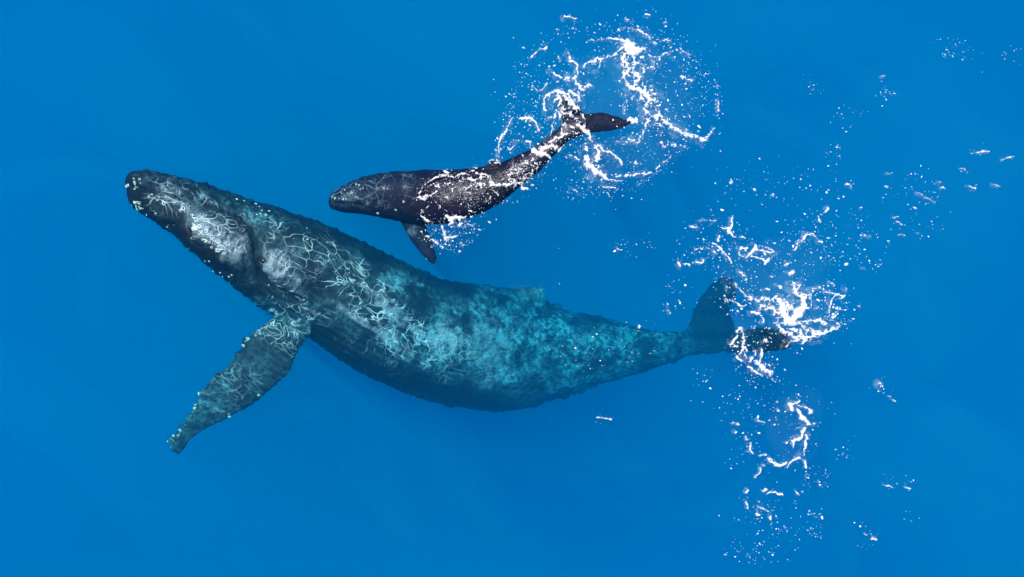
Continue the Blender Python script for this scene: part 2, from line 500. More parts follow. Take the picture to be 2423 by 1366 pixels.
# ------------------------------------------------------------------ calf
C_ST = [
    (778, 470, 778, 480, -0.72, 0.05), (784, 458, 783, 492, -0.72, 0.15), (800, 446, 803, 499, -0.72, 0.24), (838, 428, 842, 505, -0.72, 0.32),
    (884, 413, 890, 513, -0.70, 0.40), (940, 406, 950, 524, -0.66, 0.46), (1000, 403, 1000, 531, -0.56, 0.49), (1060, 402, 1060, 528, -0.42, 0.49),
    (1120, 398, 1120, 511, -0.35, 0.46), (1170, 390, 1175, 484, -0.28, 0.39), (1215, 372, 1225, 446, -0.22, 0.31), (1260, 350, 1275, 406, -0.17, 0.24),
    (1300, 322, 1315, 363, -0.14, 0.18), (1340, 291, 1350, 326, -0.13, 0.14), (1366, 280, 1376, 312, -0.14, 0.10), (1382, 280, 1390, 300, -0.15, 0.04)]
C_FLIP = [(935, 490, 1012, 505, -0.72, 0.12), (946, 522, 1008, 528, -0.72, 0.10), (958, 546, 1010, 548, -0.70, 0.085), (977, 576, 1022, 572, -0.68, 0.065),
          (996, 602, 1030, 596, -0.66, 0.05), (1012, 618, 1033, 612, -0.65, 0.035), (1023, 626, 1030, 624, -0.65, 0.015)]
C_FLUKE_A = [(1345, 332, 1352, 285, -0.16, 0.10), (1385, 316, 1378, 272, -0.16, 0.075), (1420, 313, 1415, 267, -0.17, 0.055), (1452, 308, 1450, 273, -0.15, 0.04),
             (1476, 301, 1474, 281, -0.12, 0.03), (1494, 292, 1491, 287, -0.10, 0.012)]
C_FLUKE_B = [(1335, 310, 1392, 300, -0.18, 0.10), (1328, 278, 1385, 276, -0.32, 0.075), (1322, 250, 1368, 252, -0.52, 0.055), (1324, 234, 1354, 236, -0.66, 0.04), (1334, 218, 1343, 218, -0.75, 0.012)]
C_FIN = [(1130, 405, 1200, 400, -0.12, 0.10), (1145, 394, 1190, 391, -0.06, 0.06), (1160, 384, 1184, 386, -0.03, 0.035), (1171, 378, 1177, 381, -0.01, 0.012)]
C_MOUTH = [(779, 476), (800, 482), (830, 482), (860, 488), (884, 502), (900, 520)]


def build_calf():
    me = weld([loft(C_ST, 110, 56, 2.2), loft(C_FLIP, 36, 24, 2.0), loft(C_FLUKE_A, 36, 24, 2.0), loft(C_FLUKE_B, 36, 24, 2.0), loft(C_FIN, 20, 20, 2.0)],
              0.016, "whale_calf", 5)
    co, no = mesh_arrays(me)
    q = to_px(co)
    flow, s, lat = flow_coords(co, C_ST, 0.8)
    up = smooth(-0.25, 0.25, no[:, 2])
    d = (fbm(co * 2.5, 4, 63) - 0.5) * 0.045 + (fbm(co * 9.0, 3, 69) - 0.5) * 0.028
    dm, _ = poly_dist(q, C_MOUTH)
    d -= 0.045 * np.exp(-(dm / 3.5) ** 2) * up * smooth(780, 800, q[:, 0])
    for _ in range(34):
        x = rng.uniform(785, 900)
        yu, yl = np.interp(x, [784, 838, 884, 940], [458, 428, 413, 406]), np.interp(x, [783, 842, 890, 950], [492, 505, 513, 524])
        y, r, h = rng.uniform(yu, yl), rng.uniform(3, 5), rng.uniform(0.012, 0.026)
        m = (np.abs(q[:, 0] - x) < 15) & (np.abs(q[:, 1] - y) < 15)
        d[m] += h * np.exp(-((q[m, 0] - x) ** 2 + (q[m, 1] - y) ** 2) / (r * r))
    co += no * d[:, None]
    me.vertices.foreach_set("co", co.astype(np.float32).ravel())
    me.update()
    w = (fbm(co * 4.0, 4, 140) - 0.5)
    E = lambda *a: np.clip(ell(q, *a) + 1.2 * w, 0, 1)
    pale = np.max([0.8 * smooth(0, .6, E(978, 545, 14, 18, 40) - .1), 0.35 * smooth(0, .6, E(1300, 335, 60, 28, -40)), 0.3 * smooth(0, .6, E(1350, 300, 60, 30, -30)), 0.3 * smooth(0, .6, E(820, 468, 40, 18, -20))], 0)
    mott = np.max([0.30 * np.ones(len(q)), 0.6 * smooth(0, .5, E(900, 450, 140, 50, -8))], 0)
    dark = np.max([0.7 * np.exp(-(dm / 4.0) ** 2) * up, 0.6 * smooth(0, .5, E(1180, 420, 60, 40, -20)), 0.5 * smooth(0, .5, E(960, 500, 40, 30, 0))], 0)
    caustic_thread = 0.25 * smooth(0, .5, E(900, 460, 140, 50, -8))  # painted threads of wave light on the head
    caustic_net = np.max([0.8 * smooth(0, .5, E(880, 450, 150, 60, -8)), 0.2 * smooth(0, .5, E(1100, 460, 120, 60, 0))], 0)
    for k, a in (("pale", pale), ("mottle", mott), ("dark", dark), ("caustic_net", caustic_net), ("caustic_thread", caustic_thread), ("flow", flow)):
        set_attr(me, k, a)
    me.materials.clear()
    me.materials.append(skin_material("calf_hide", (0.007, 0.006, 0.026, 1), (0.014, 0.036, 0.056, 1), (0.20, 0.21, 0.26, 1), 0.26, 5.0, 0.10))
    o = bpy.data.objects.new("whale_calf", me)
    COL.objects.link(o)
    tag(o, "small dark humpback whale calf at the surface with white foam running over its back", "whale", "humpback whales swimming together")
    return o


calf = build_calf()


# ------------------------------------------------------------------ eyes, barnacles
def bvh_of(o):
    return BVHTree.FromPolygons([v.co.copy() for v in o.data.vertices], [tuple(p.vertices) for p in o.data.polygons])


BV_M, BV_C = bvh_of(mother), bvh_of(calf)


def drop(bv, px, py):
    """Point and normal where the line of sight from the drone meets a body under a photo pixel."""
    a = Vector((0, 0, CAM_H))
    d = (Vector(P(px, py, 0)) - a).normalized()
    h = bv.ray_cast(a, d)
    return (h[0], h[1]) if h[0] is not None else (None, None)


def plain(name, col, rough=0.6, spec=0.5):
    t = NT(name)
    b = t.n("BsdfPrincipled", None, Base_Color=col, Roughness=rough)
    b.inputs["Specular IOR Level"].default_value = spec
    return t.surface(b.outputs[0])


def shell_material():
    t = NT("barnacle_shell")
    n = t.noise(t.n("NewGeometry").outputs["Position"], 30.0, 3.0)
    b = t.n("BsdfPrincipled", None, Base_Color=t.mix(t.ramp(n, 0.35, 0.65), (0.55, 0.58, 0.56, 1), (0.88, 0.88, 0.84, 1)), Roughness=0.6)
    return t.surface(b.outputs[0])


shell_m = shell_material()
eye_m = plain("eye_black", (0.01, 0.01, 0.012, 1), 0.12)


def barnacle_patch(spots, bv, parent):
    """Acorn barnacles: ring-shaped shells with a sunken middle, on the skin at photo pixels (x, y, radius m)."""
    V, F = [], []
    for x, y, r in spots:
        c, n = drop(bv, x, y)
        if c is None or n.z < 0.02:
            continue
        rot = n.to_track_quat('Z', 'Y').to_matrix()
        o = len(V)
        seg = 12
        prof = ((1.15, -0.2), (0.98, 0.35), (0.78, 0.42), (0.62, 0.05), (0.3, -0.1))
        ph = random.random() * 6
        gap = random.random() < 0.4
        for rr, hh in prof:
            for j in range(seg):
                a = 2 * math.pi * j / seg + ph
                q = r * rr * (1 + 0.12 * math.sin(3 * a + ph))
                V.append(c + rot @ Vector((q * math.cos(a), q * math.sin(a) * 0.9, hh * r)))
        for k in range(3):
            for j in range(seg):
                if gap and j in (3, 4):
                    continue
                j2 = (j + 1) % seg
                F.append((o + k * seg + j, o + k * seg + j2, o + (k + 1) * seg + j2, o + (k + 1) * seg + j))
    ob = new_mesh("barnacle_patch", V, F, shell_m, parent)
    ob["kind"] = "stuff"
    return ob


def along(pts, n, spread, r0, r1):
    pts = catmull(pts, n)
    return [(p[0] + random.gauss(0, spread), p[1] + random.gauss(0, spread), r0 + (r1 - r0) * random.random() ** 2.2) for p in pts]


def scatter(cx, cy, rx, ry, ang, n, r0, r1):
    out = []                       # sizes lean small, a few large
    c, s = math.cos(math.radians(ang)), math.sin(math.radians(ang))
    for _ in range(n):
        a, k = random.random() * 6.283, math.sqrt(random.random())
        u, v = rx * k * math.cos(a), ry * k * math.sin(a)
        out.append((cx + u * c - v * s, cy + u * s + v * c, r0 + (r1 - r0) * random.random() ** 1.8))
    return out


barnacle_patch(scatter(326, 486, 16, 12, 20, 18, 0.010, 0.030), BV_M, mother)["label"] = "barnacle cluster under the chin"
barnacle_patch(scatter(320, 436, 30, 16, 20, 13, 0.012, 0.028) + scatter(376, 466, 26, 14, 25, 7, 0.018, 0.036), BV_M, mother)["label"] = "barnacle cluster on the snout tip"
barnacle_patch(scatter(492, 565, 52, 12, 42, 34, 0.018, 0.040) + scatter(440, 505, 60, 18, 36, 6, 0.022, 0.045), BV_M, mother)["label"] = "white barnacle rings along the lower jaw"
barnacle_patch(along([(355, 502), (400, 540), (452, 592), (505, 632), (540, 665)], 24, 9, 0.006, 0.026), BV_M, mother)["label"] = "small barnacles along the chin edge"
barnacle_patch(along([(612, 782), (586, 802), (576, 815)], 8, 5, 0.008, 0.036) + along([(522, 880), (545, 872)], 7, 7, 0.008, 0.03)
               + along([(488, 908), (470, 935), (456, 962), (438, 990), (424, 1018), (410, 1040), (412, 1058)], 26, 7, 0.007, 0.030)
               + along([(655, 908), (560, 976), (530, 990), (505, 1012)], 8, 4, 0.015, 0.03), BV_M, mother)["label"] = "barnacles along the flipper edge"
barnacle_patch(scatter(600, 488, 60, 14, 30, 9, 0.016, 0.026) + [(677, 638, 0.028), (657, 655, 0.014), (636, 675, 0.016)] + scatter(740, 560, 70, 20, 30, 6, 0.012, 0.02), BV_M, mother)["label"] = "single barnacles behind the blowholes"
barnacle_patch(scatter(808, 462, 26, 14, -10, 12, 0.010, 0.022) + scatter(855, 440, 25, 10, -20, 4, 0.012, 0.02) + [(894, 505, 0.024), (936, 497, 0.02), (955, 478, 0.02), (908, 446, 0.018)]
               + along([(985, 590), (1005, 615), (1024, 626)], 12, 2, 0.010, 0.02), BV_C, calf)["label"] = "small pale barnacles on the calf's snout"


def eye(bv, px, py, r, parent):
    c, n = drop(bv, px, py)
    if c is None:
        return
    bm = bmesh.new()
    bmesh.ops.create_uvsphere(bm, u_segments=16, v_segments=10, radius=r)
    rot = n.to_track_quat('Z', 'Y').to_matrix()
    for v in bm.verts:
        v.co = c + rot @ Vector((v.co.x * 1.3, v.co.y, v.co.z * 0.5))
    me = bpy.data.meshes.new("eye")
    bm.to_mesh(me)
    bm.free()
    me.polygons.foreach_set("use_smooth", [True] * len(me.polygons))
    me.materials.append(eye_m)
    o = bpy.data.objects.new("eye", me)
    COL.objects.link(o)
    o.parent = parent


eye(BV_M, 622, 618, 0.035, mother)
eye(BV_C, 893, 496, 0.018, calf)


# ------------------------------------------------------------------ foam on the water
def foam_material():
    t = NT("sea_foam")
    pos = t.n("NewGeometry").outputs["Position"]
    d = t.attr("dens")
    hgt = t.math('MULTIPLY', t.noise(pos, 26.0, 4.0, 0.6), 0.03)
    bmp = t.n("Bump", None, Strength=0.7, Distance=1.0, Height=hgt).outputs[0]
    dif = t.n("BsdfDiffuse", None, Color=(0.84, 0.84, 0.87, 1), Normal=bmp)
    tr = t.n("BsdfTransparent")
    return t.surface(t.n("MixShader", None, i0=d, i1=tr.outputs[0], i2=dif.outputs[0]).outputs[0])


foam_m = foam_material()

R6 = (1150, 20, 2.97)
R7 = (1450, 480, 3.036)
R8 = (1600, 860, 2.7)
R5 = (750, 340, 4.554)
R11 = (1620, 380, 3.017)
R12 = (1850, 40, 3.794)
R0 = (0, 0, 1.0)


def st(R, pts, w, b=0.75, k=1.0):
    """A foam streak: points in a map sheet R (origin px, scale), half width, how broken up, strength."""
    if len(pts) == 1:
        pts = [pts[0], (pts[0][0] + 0.7 * w, pts[0][1] + 0.3 * w)]
    ws = w if isinstance(w, (list, tuple)) else [w] * len(pts)
    return ([(R[0] + x / R[2], R[1] + y / R[2]) for x, y in pts], [0.98 * v / R[2] for v in ws], b, k)


def build_patch(label, strokes, flecks, bv=None, cell=1.25, seed=0, haze=0.11):
    V, F, D = [], [], []
    pts = np.array([p for s in strokes for p in s[0]])
    if len(strokes):
        x0, y0 = pts.min(0) - 30
        x1, y1 = pts.max(0) + 30
        nx, ny = int((x1 - x0) / cell) + 1, int((y1 - y0) / cell) + 1
        gx, gy = np.meshgrid(x0 + np.arange(nx) * cell, y0 + np.arange(ny) * cell)
        q = np.stack((gx.ravel(), gy.ravel()), 1)
        wq = q + 9 * np.stack((fbm(q / 17.0, 3, seed + 1) - 0.5, fbm(q / 17.0, 3, seed + 5) - 0.5), 1) \
            + 4 * np.stack((fbm(q / 5.0, 2, seed + 2) - 0.5, fbm(q / 5.0, 2, seed + 6) - 0.5), 1)
        best = np.full(len(q), -9.0)
        brk = np.zeros(len(q))
        for p, w, b, k in strokes:
            p = np.array(p)
            m = np.where(np.all((wq > p.min(0) - 4 * max(w) - 4) & (wq < p.max(0) + 4 * max(w) + 4), axis=1))[0]
            d, wd = poly_dist(wq[m], p, w)
            f = k * (1 - d / np.maximum(wd, 1e-3))
            g = m[f > best[m]]
            best[g] = f[f > best[m]]
            brk[g] = b
        cells = np.abs(fbm(q / 11.0, 4, seed + 30) - 0.5) * 2          # thin bright walls round dark holes
        fine = fbm(q / 4.2, 3, seed + 40)
        f2 = best + 0.22 - brk * (1.05 * smooth(0.03, 0.30, cells) + 0.95 * (fine - 0.36))
        dens = smooth(0.07, 0.32, f2) * (0.62 + 0.38 * smooth(0.15, 0.75, f2))
        veil = haze * smooth(-2.2, 0.2, best) * smooth(0.35, 0.75, fbm(q / 14.0, 4, seed + 60))
        dens = np.maximum(dens, veil)
        keep = dens > 0.025
        lump = fbm(q / 9.0, 3, seed + 80)
        hgt = 0.004 + 0.055 * smooth(0.0, 0.8, f2) * (0.35 + lump)
        vid = np.full(len(q), -1)
        kk = keep.reshape(ny, nx)
        quad = (kk[:-1, :-1].astype(int) + kk[1:, :-1] + kk[:-1, 1:] + kk[1:, 1:]) >= 2
        used = np.zeros((ny, nx), bool)
        for a, b_ in ((0, 0), (1, 0), (0, 1), (1, 1)):
            used[a:ny - 1 + a, b_:nx - 1 + b_] |= quad
        idx = np.where(used.ravel())[0]
        vid[idx] = np.arange(len(idx))
        for i in idx:
            x, y, z = P(q[i, 0], q[i, 1], 0)
            z = hgt[i] if f2[i] > -0.12 else -0.22
            if bv is not None:
                h = bv.ray_cast(Vector((x, y, 5)), Vector((0, 0, -1)))
                if h[0] is not None and h[0].z > -0.02:
                    z = max(z, h[0].z + 0.010 + hgt[i])
            V.append((x, y, z))
        D += list(dens[idx])
        vv = vid.reshape(ny, nx)
        r, c = np.where(quad)
        for a, b_ in zip(r, c):
            F.append((vv[a + 1, b_], vv[a + 1, b_ + 1], vv[a, b_ + 1], vv[a, b_]))
    # flecks: small flattened blobs of froth, some floating free, some just under the surface
    base = []
    for k, (rr, hh) in enumerate(((1.0, -0.15), (0.75, 0.35))):
        for j in range(6):
            a = j * math.pi / 3
            base.append((rr * math.cos(a), rr * math.sin(a), hh))
    base.append((0, 0, 0.5))
    bf = [(j, (j + 1) % 6, 6 + (j + 1) % 6, 6 + j) for j in range(6)] + [(6 + j, 6 + (j + 1) % 6, 12) for j in range(6)]
    for x, y, r, el, an, z in flecks:
        o = len(V)
        cx, cy, _ = P(x, y, z)
        zz = z
        if bv is not None and z > -0.01:
            h = bv.ray_cast(Vector((cx, cy, 5)), Vector((0, 0, -1)))
            if h[0] is not None and h[0].z > -0.02:
                zz = max(z, h[0].z + 0.012)
        ca, sa = math.cos(an), math.sin(an)
        dn = random.choice((0.4, 0.6, 0.8, 1.0, 1.0))
        jit = [random.uniform(0.65, 1.3) for _ in range(6)]
        for i, (bx, by, bz) in enumerate(base):
            kx = jit[i % 6] if i < 12 else 1
            u, v = bx * r * el * kx / PPM, by * r * kx / PPM
            V.append((cx + u * ca - v * sa, cy + u * sa + v * ca, zz + bz * r / PPM))
            D.append(dn)
        F += [tuple(i + o for i in f) for f in bf]
    ob = new_mesh("foam", V, F, foam_m)
    set_attr(ob.data, "dens", np.array(D))
    tag(ob, label, "foam", None, "stuff")
    return ob


def fleck(x, y, big=1.0, deep=0.4):
    r = min(3.2, max(0.45, random.lognormvariate(-0.36, 0.56) * big))
    z = 0.006 if random.random() > deep else -random.uniform(0.05, 0.55)
    return (x, y, r, random.choice((1.0, 1.0, 1.3, 1.6, 2.2)), random.gauss(-0.5, 0.6), z)


def zone(R, cx, cy, rx, ry, n, ang=0.0, big=1.0, clump=0.6, deep=0.4):
    """Flecks in an ellipse, drawn together into clumps."""
    out = []
    cen = scatter(cx, cy, rx, ry, ang, max(3, n // 9), 0, 0)
    for p in scatter(cx, cy, rx, ry, ang, n, 0, 0):
        if random.random() < clump:
            c = random.choice(cen)
            p = (c[0] + random.gauss(0, 0.20) * rx, c[1] + random.gauss(0, 0.20) * ry)
        out.append(fleck(R[0] + p[0] / R[2], R[1] + p[1] / R[2], big, deep))
    return out


def beside(strokes, per_px=0.12, spread=9.0, big=0.9):
    """Flecks thrown to both sides of the streaks."""
    out = []
    for p, w, b, k in strokes:
        for i in range(len(p) - 1):
            L = math.hypot(p[i + 1][0] - p[i][0], p[i + 1][1] - p[i][1]) + 3
            for _ in range(int(L * per_px + random.random())):
                t = random.random()
                g = w[i] + spread
                out.append(fleck(p[i][0] + (p[i + 1][0] - p[i][0]) * t + random.gauss(0, g), p[i][1] + (p[i + 1][1] - p[i][1]) * t + random.gauss(0, g), big))
    return out


def arc(R, pts, n, spread=7.0, big=0.9):
    return [fleck(R[0] + p[0] / R[2], R[1] + p[1] / R[2], big) for p in along(pts, n, spread, 0, 0)]


# --- the ring thrown up by the calf's flukes
TAIL = [
    st(R6, [(80, 1080), (90, 980), (110, 900), (150, 860)], [7, 11, 14, 9]), st(R6, [(150, 830), (180, 770)], 9), st(R6, [(240, 780), (300, 770), (350, 800), (375, 860)], [9, 19, 14, 7], 0.45),
    st(R6, [(330, 345), (370, 300), (430, 275)], 8), st(R6, [(420, 720), (410, 650), (450, 600), (510, 585), (570, 610), (610, 660), (645, 730)], [14, 17, 17, 18, 20, 20, 14], 0.55),
    st(R6, [(470, 770), (430, 775)], 6), st(R6, [(510, 600), (530, 650), (500, 700), (540, 740), (600, 720)], 11), st(R6, [(455, 890), (475, 790), (500, 700)], 5, 0.4),
    st(R6, [(560, 480), (620, 510), (680, 570), (730, 540)], 19), st(R6, [(580, 590), (650, 615), (665, 650)], 20, 0.55), st(R6, [(640, 560), (600, 600)], 15),
    st(R6, [(440, 430), (500, 470), (560, 490)], 11), st(R6, [(570, 310), (590, 370), (640, 400), (640, 470), (620, 510)], 13), st(R6, [(500, 330), (520, 360)], 9),
    st(R6, [(330, 550), (370, 585), (400, 570), (425, 535)], [5, 6, 6, 9], 0.5), st(R6, [(690, 420), (730, 380), (800, 355), (890, 335), (940, 300), (990, 240)], [12, 17, 14, 16, 15, 18]),
    st(R6, [(770, 440), (800, 400), (805, 360)], 10), st(R6, [(860, 210), (950, 225), (1010, 260), (1070, 290), (1120, 280)], [7, 17, 30, 26, 14], 0.5), st(R6, [(990, 240), (985, 300), (1040, 310)], 28, 0.35),
    st(R6, [(980, 310), (965, 400), (970, 490), (1010, 550)], 18), st(R6, [(1040, 350), (1040, 430), (1080, 480), (1050, 540)], 27, 0.85), st(R6, [(1070, 370), (1110, 400), (1110, 450)], 14),
    st(R6, [(1000, 545), (1080, 580), (1150, 640), (1200, 655)], [22, 27, 30, 12], 0.4), st(R6, [(1200, 640), (1160, 660), (1190, 740), (1250, 790)], 27, 0.95),
    st(R6, [(1250, 790), (1310, 840), (1400, 880), (1480, 910), (1530, 925), (1580, 890), (1590, 830)], [27, 24, 20, 18, 22, 16, 10], 0.7), st(R6, [(1120, 690), (1120, 760), (1150, 800)], 18, 0.95),
    st(R6, [(1140, 800), (1110, 850), (1100, 890)], 11), st(R6, [(1090, 880), (1060, 940), (1010, 920)], 13), st(R6, [(1120, 290), (1160, 350), (1200, 350), (1260, 310), (1330, 340)], 8),
    st(R6, [(1170, 350), (1180, 420), (1130, 420)], 9), st(R6, [(940, 130), (1020, 145), (1090, 170), (1140, 200), (1200, 245)], 5), st(R6, [(1060, 150), (1140, 195)], 6, 0.3), st(R6, [(720, 225), (800, 215), (870, 215)], 6),
    st(R6, [(540, 65), (640, 68)], 9), st(R6, [(1125, 43), (1155, 48)], 7, 0.2), st(R6, [(1240, 220), (1290, 225)], 8), st(R6, [(1360, 285), (1420, 320)], 7), st(R6, [(1370, 485), (1440, 500)], 12),
    st(R6, [(980, 75), (1000, 78)], 8), st(R6, [(1260, 90)], 7), st(R6, [(640, 820), (690, 850), (720, 880), (735, 930)], [12, 20, 20, 12], 0.45), st(R6, [(700, 860), (640, 880)], 11),
    st(R6, [(690, 960), (720, 1000)], 9), st(R6, [(760, 960), (790, 1010), (780, 1080)], [14, 22, 24], 0.55), st(R6, [(710, 1050), (725, 1100), (770, 1150), (850, 1205)], [24, 34, 34, 14], 0.45),
    st(R6, [(870, 1010), (940, 1070), (960, 1110)], [9, 13, 6], 0.5), st(R6, [(780, 960), (830, 1000), (880, 1020)], 12), st(R6, [(850, 1205), (960, 1210)], 6, 0.3), st(R6, [(900, 1185), (1000, 1175), (1090, 1165), (1140, 1150), (1170, 1160)], [5, 10, 16, 20, 8]),
    st(R6, [(815, 1250), (905, 1265)], 8), st(R6, [(1180, 1140), (1250, 1080), (1300, 1030)], 5, 1.0), st(R6, [(1010, 780), (1035, 800)], 19, 0.4), st(R6, [(650, 690), (670, 750), (700, 800), (690, 850)], 10),
    st(R6, [(980, 620), (970, 700), (985, 750)], 7), st(R6, [(590, 1030), (650, 1060)], 10), st(R6, [(200, 930), (230, 930)], 12), st(R6, [(280, 940), (320, 935)], 10), st(R6, [(170, 985), (190, 965)], 9),
    st(R6, [(1050, 1085)], 12), st(R6, [(1320, 960)], 13), st(R6, [(1230, 940), (1260, 970)], 12, 1.0), st(R6, [(1380, 965)], 10), st(R6, [(920, 930), (1000, 940)], 5), st(R6, [(600, 1265), (660, 1305)], 7, 1.0),
    st(R6, [(1630, 640), (1640, 720)], 6, 1.0), st(R6, [(250, 1270), (290, 1270)], 9, 0.4), st(R6, [(320, 1240)], 9)]
TAIL += [st(R6, [(490, 640), (550, 615), (600, 680)], 24, 0.75), st(R6, [(540, 700), (600, 750), (650, 800)], 20, 0.85), st(R6, [(480, 720), (520, 760), (560, 830)], 16, 0.9), st(R6, [(590, 640), (630, 700)], 24, 0.7),
         st(R6, [(960, 330), (1000, 420), (1010, 500)], 34, 1.25), st(R6, [(1090, 470), (1100, 540), (1190, 600)], 26, 1.2), st(R6, [(1050, 600), (1110, 650), (1180, 720), (1220, 800)], 34, 1.25), st(R6, [(740, 1080), (790, 1100)], 34, 1.0)]
TAIL_F = beside(TAIL, 0.22, 9) + zone(R6, 880, 640, 700, 590, 560, 0, 0.8) + zone(R6, 320, 780, 240, 330, 200, 0, 0.9) + zone(R6, 1280, 560, 300, 420, 300, 0, 0.8) + zone(R6, 800, 1100, 480, 230, 200, 0, 0.8) \
    + arc(R6, [(90, 1060), (160, 720), (280, 420), (460, 180), (700, 150), (980, 130), (1250, 220), (1430, 320), (1550, 480), (1640, 640), (1610, 800)], 180, 24) \
    + arc(R6, [(560, 1280), (800, 1300), (1000, 1260), (1200, 1140), (1300, 1020), (1420, 960)], 70, 22)
build_patch("broken ring of bright white foam churned up around the calf's tail flukes", TAIL, TAIL_F, BV_C, 1.25, 100)

# --- foam sliding off the calf's back and flank
BACK = [
    st(R5, [(1095, 590), (1120, 500), (1180, 430), (1270, 370), (1380, 345), (1490, 360)], [14, 10, 9, 14, 17, 12]), st(R5, [(1100, 580), (1150, 590), (1230, 545), (1290, 520)], [16, 24, 24, 12], 0.6),
    st(R5, [(1180, 470), (1290, 450), (1400, 420), (1480, 460)], 26, 1.25), st(R5, [(1400, 390), (1460, 440), (1450, 520)], 18, 1.0), st(R5, [(1390, 560), (1420, 620)], 18, 1.0),
    st(R5, [(1490, 360), (1560, 320), (1680, 300), (1750, 330), (1840, 330), (1880, 390), (1850, 440), (1900, 480)], [12, 20, 18, 18, 20, 18, 16, 10], 0.85),
    st(R5, [(1560, 380), (1680, 380), (1780, 380)], 42, 1.35), st(R5, [(1600, 480), (1700, 460), (1800, 440)], 36, 1.4), st(R5, [(1870, 440), (1980, 465), (2100, 450), (2200, 420), (2270, 360)], [14, 17, 19, 19, 16], 0.7),
    st(R5, [(1880, 490), (1950, 550)], 9), st(R5, [(1100, 760), (1160, 700), (1200, 680)], 12), st(R5, [(1120, 780), (1200, 830), (1260, 870)], [12, 22, 16]), st(R5, [(1390, 780), (1450, 815), (1530, 810), (1600, 790)], [26, 44, 44, 22], 0.5),
    st(R5, [(1330, 880), (1370, 960), (1400, 1020), (1480, 1000)], [10, 24, 32, 26], 0.6), st(R5, [(1600, 830), (1680, 900), (1760, 940)], [18, 13, 15]), st(R5, [(1180, 1000), (1260, 1050), (1320, 1110), (1410, 1130)], [14, 20, 16, 22], 0.9),
    st(R5, [(1540, 1080), (1600, 1100)], 20, 0.9), st(R5, [(1650, 730), (1780, 740)], 13), st(R5, [(1840, 820), (1860, 850)], 16), st(R5, [(1290, 640), (1340, 700), (1400, 740)], 14), st(R5, [(1500, 900), (1580, 860), (1650, 870)], 14),
    st(R5, [(1410, 870), (1500, 850)], 16), st(R5, [(2210, 480), (2260, 490)], 16, 0.4), st(R5, [(1820, 610), (1870, 590)], 14, 0.9), st(R5, [(2080, 400), (2160, 330), (2230, 240), (2300, 160)], 42, 1.25), st(R5, [(2060, 300), (2110, 280)], 10, 1.0),
    st(R5, [(1850, 195), (1900, 180)], 8, 0.3), st(R5, [(1930, 205), (1970, 210)], 9, 0.3), st(R5, [(1690, 270), (1720, 265)], 8, 0.4), st(R5, [(1950, 130), (1960, 200)], 9, 0.9), st(R5, [(1600, 550), (1680, 540)], 16, 1.2),
    st(R6, [(325, 1000), (400, 1025), (450, 1040)], [20, 26, 18], 0.3), st(R6, [(380, 985), (460, 970), (505, 985)], 24, 0.65), st(R6, [(440, 950), (500, 910), (560, 890), (585, 880)], 8, 0.5), st(R6, [(505, 1010), (530, 970), (550, 955)], 8, 0.5),
    st(R6, [(540, 820), (530, 880), (560, 895)], 9, 0.6), st(R6, [(190, 1240), (260, 1215), (330, 1150), (385, 1090)], [26, 30, 30, 20], 0.95), st(R6, [(20, 1200), (60, 1245), (140, 1240)], 12, 0.7), st(R6, [(260, 1100), (330, 1060)], 22, 1.2)]
BACK_F = beside(BACK, 0.30, 6, 0.7) + zone(R5, 1480, 480, 360, 190, 300, 0, 0.55, 0.5, 0.0) + zone(R5, 1420, 960, 300, 190, 260, 0, 0.75, 0.6, 0.2) + zone(R5, 1750, 560, 200, 130, 90, -20, 0.7, 0.5, 0.0) \
    + zone(R5, 2150, 300, 130, 130, 160, -40, 0.75, 0.5, 0.0) + zone(R6, 250, 1160, 160, 70, 160, -35, 0.8, 0.5, 0.0) + zone(R6, 600, 920, 120, 80, 60, 0, 0.9) + zone(R5, 2000, 640, 200, 60, 30, -10)
build_patch("lacy white foam washing over the calf's dark back and past its flipper", BACK, BACK_F, BV_C, 1.25, 200, 0.0)

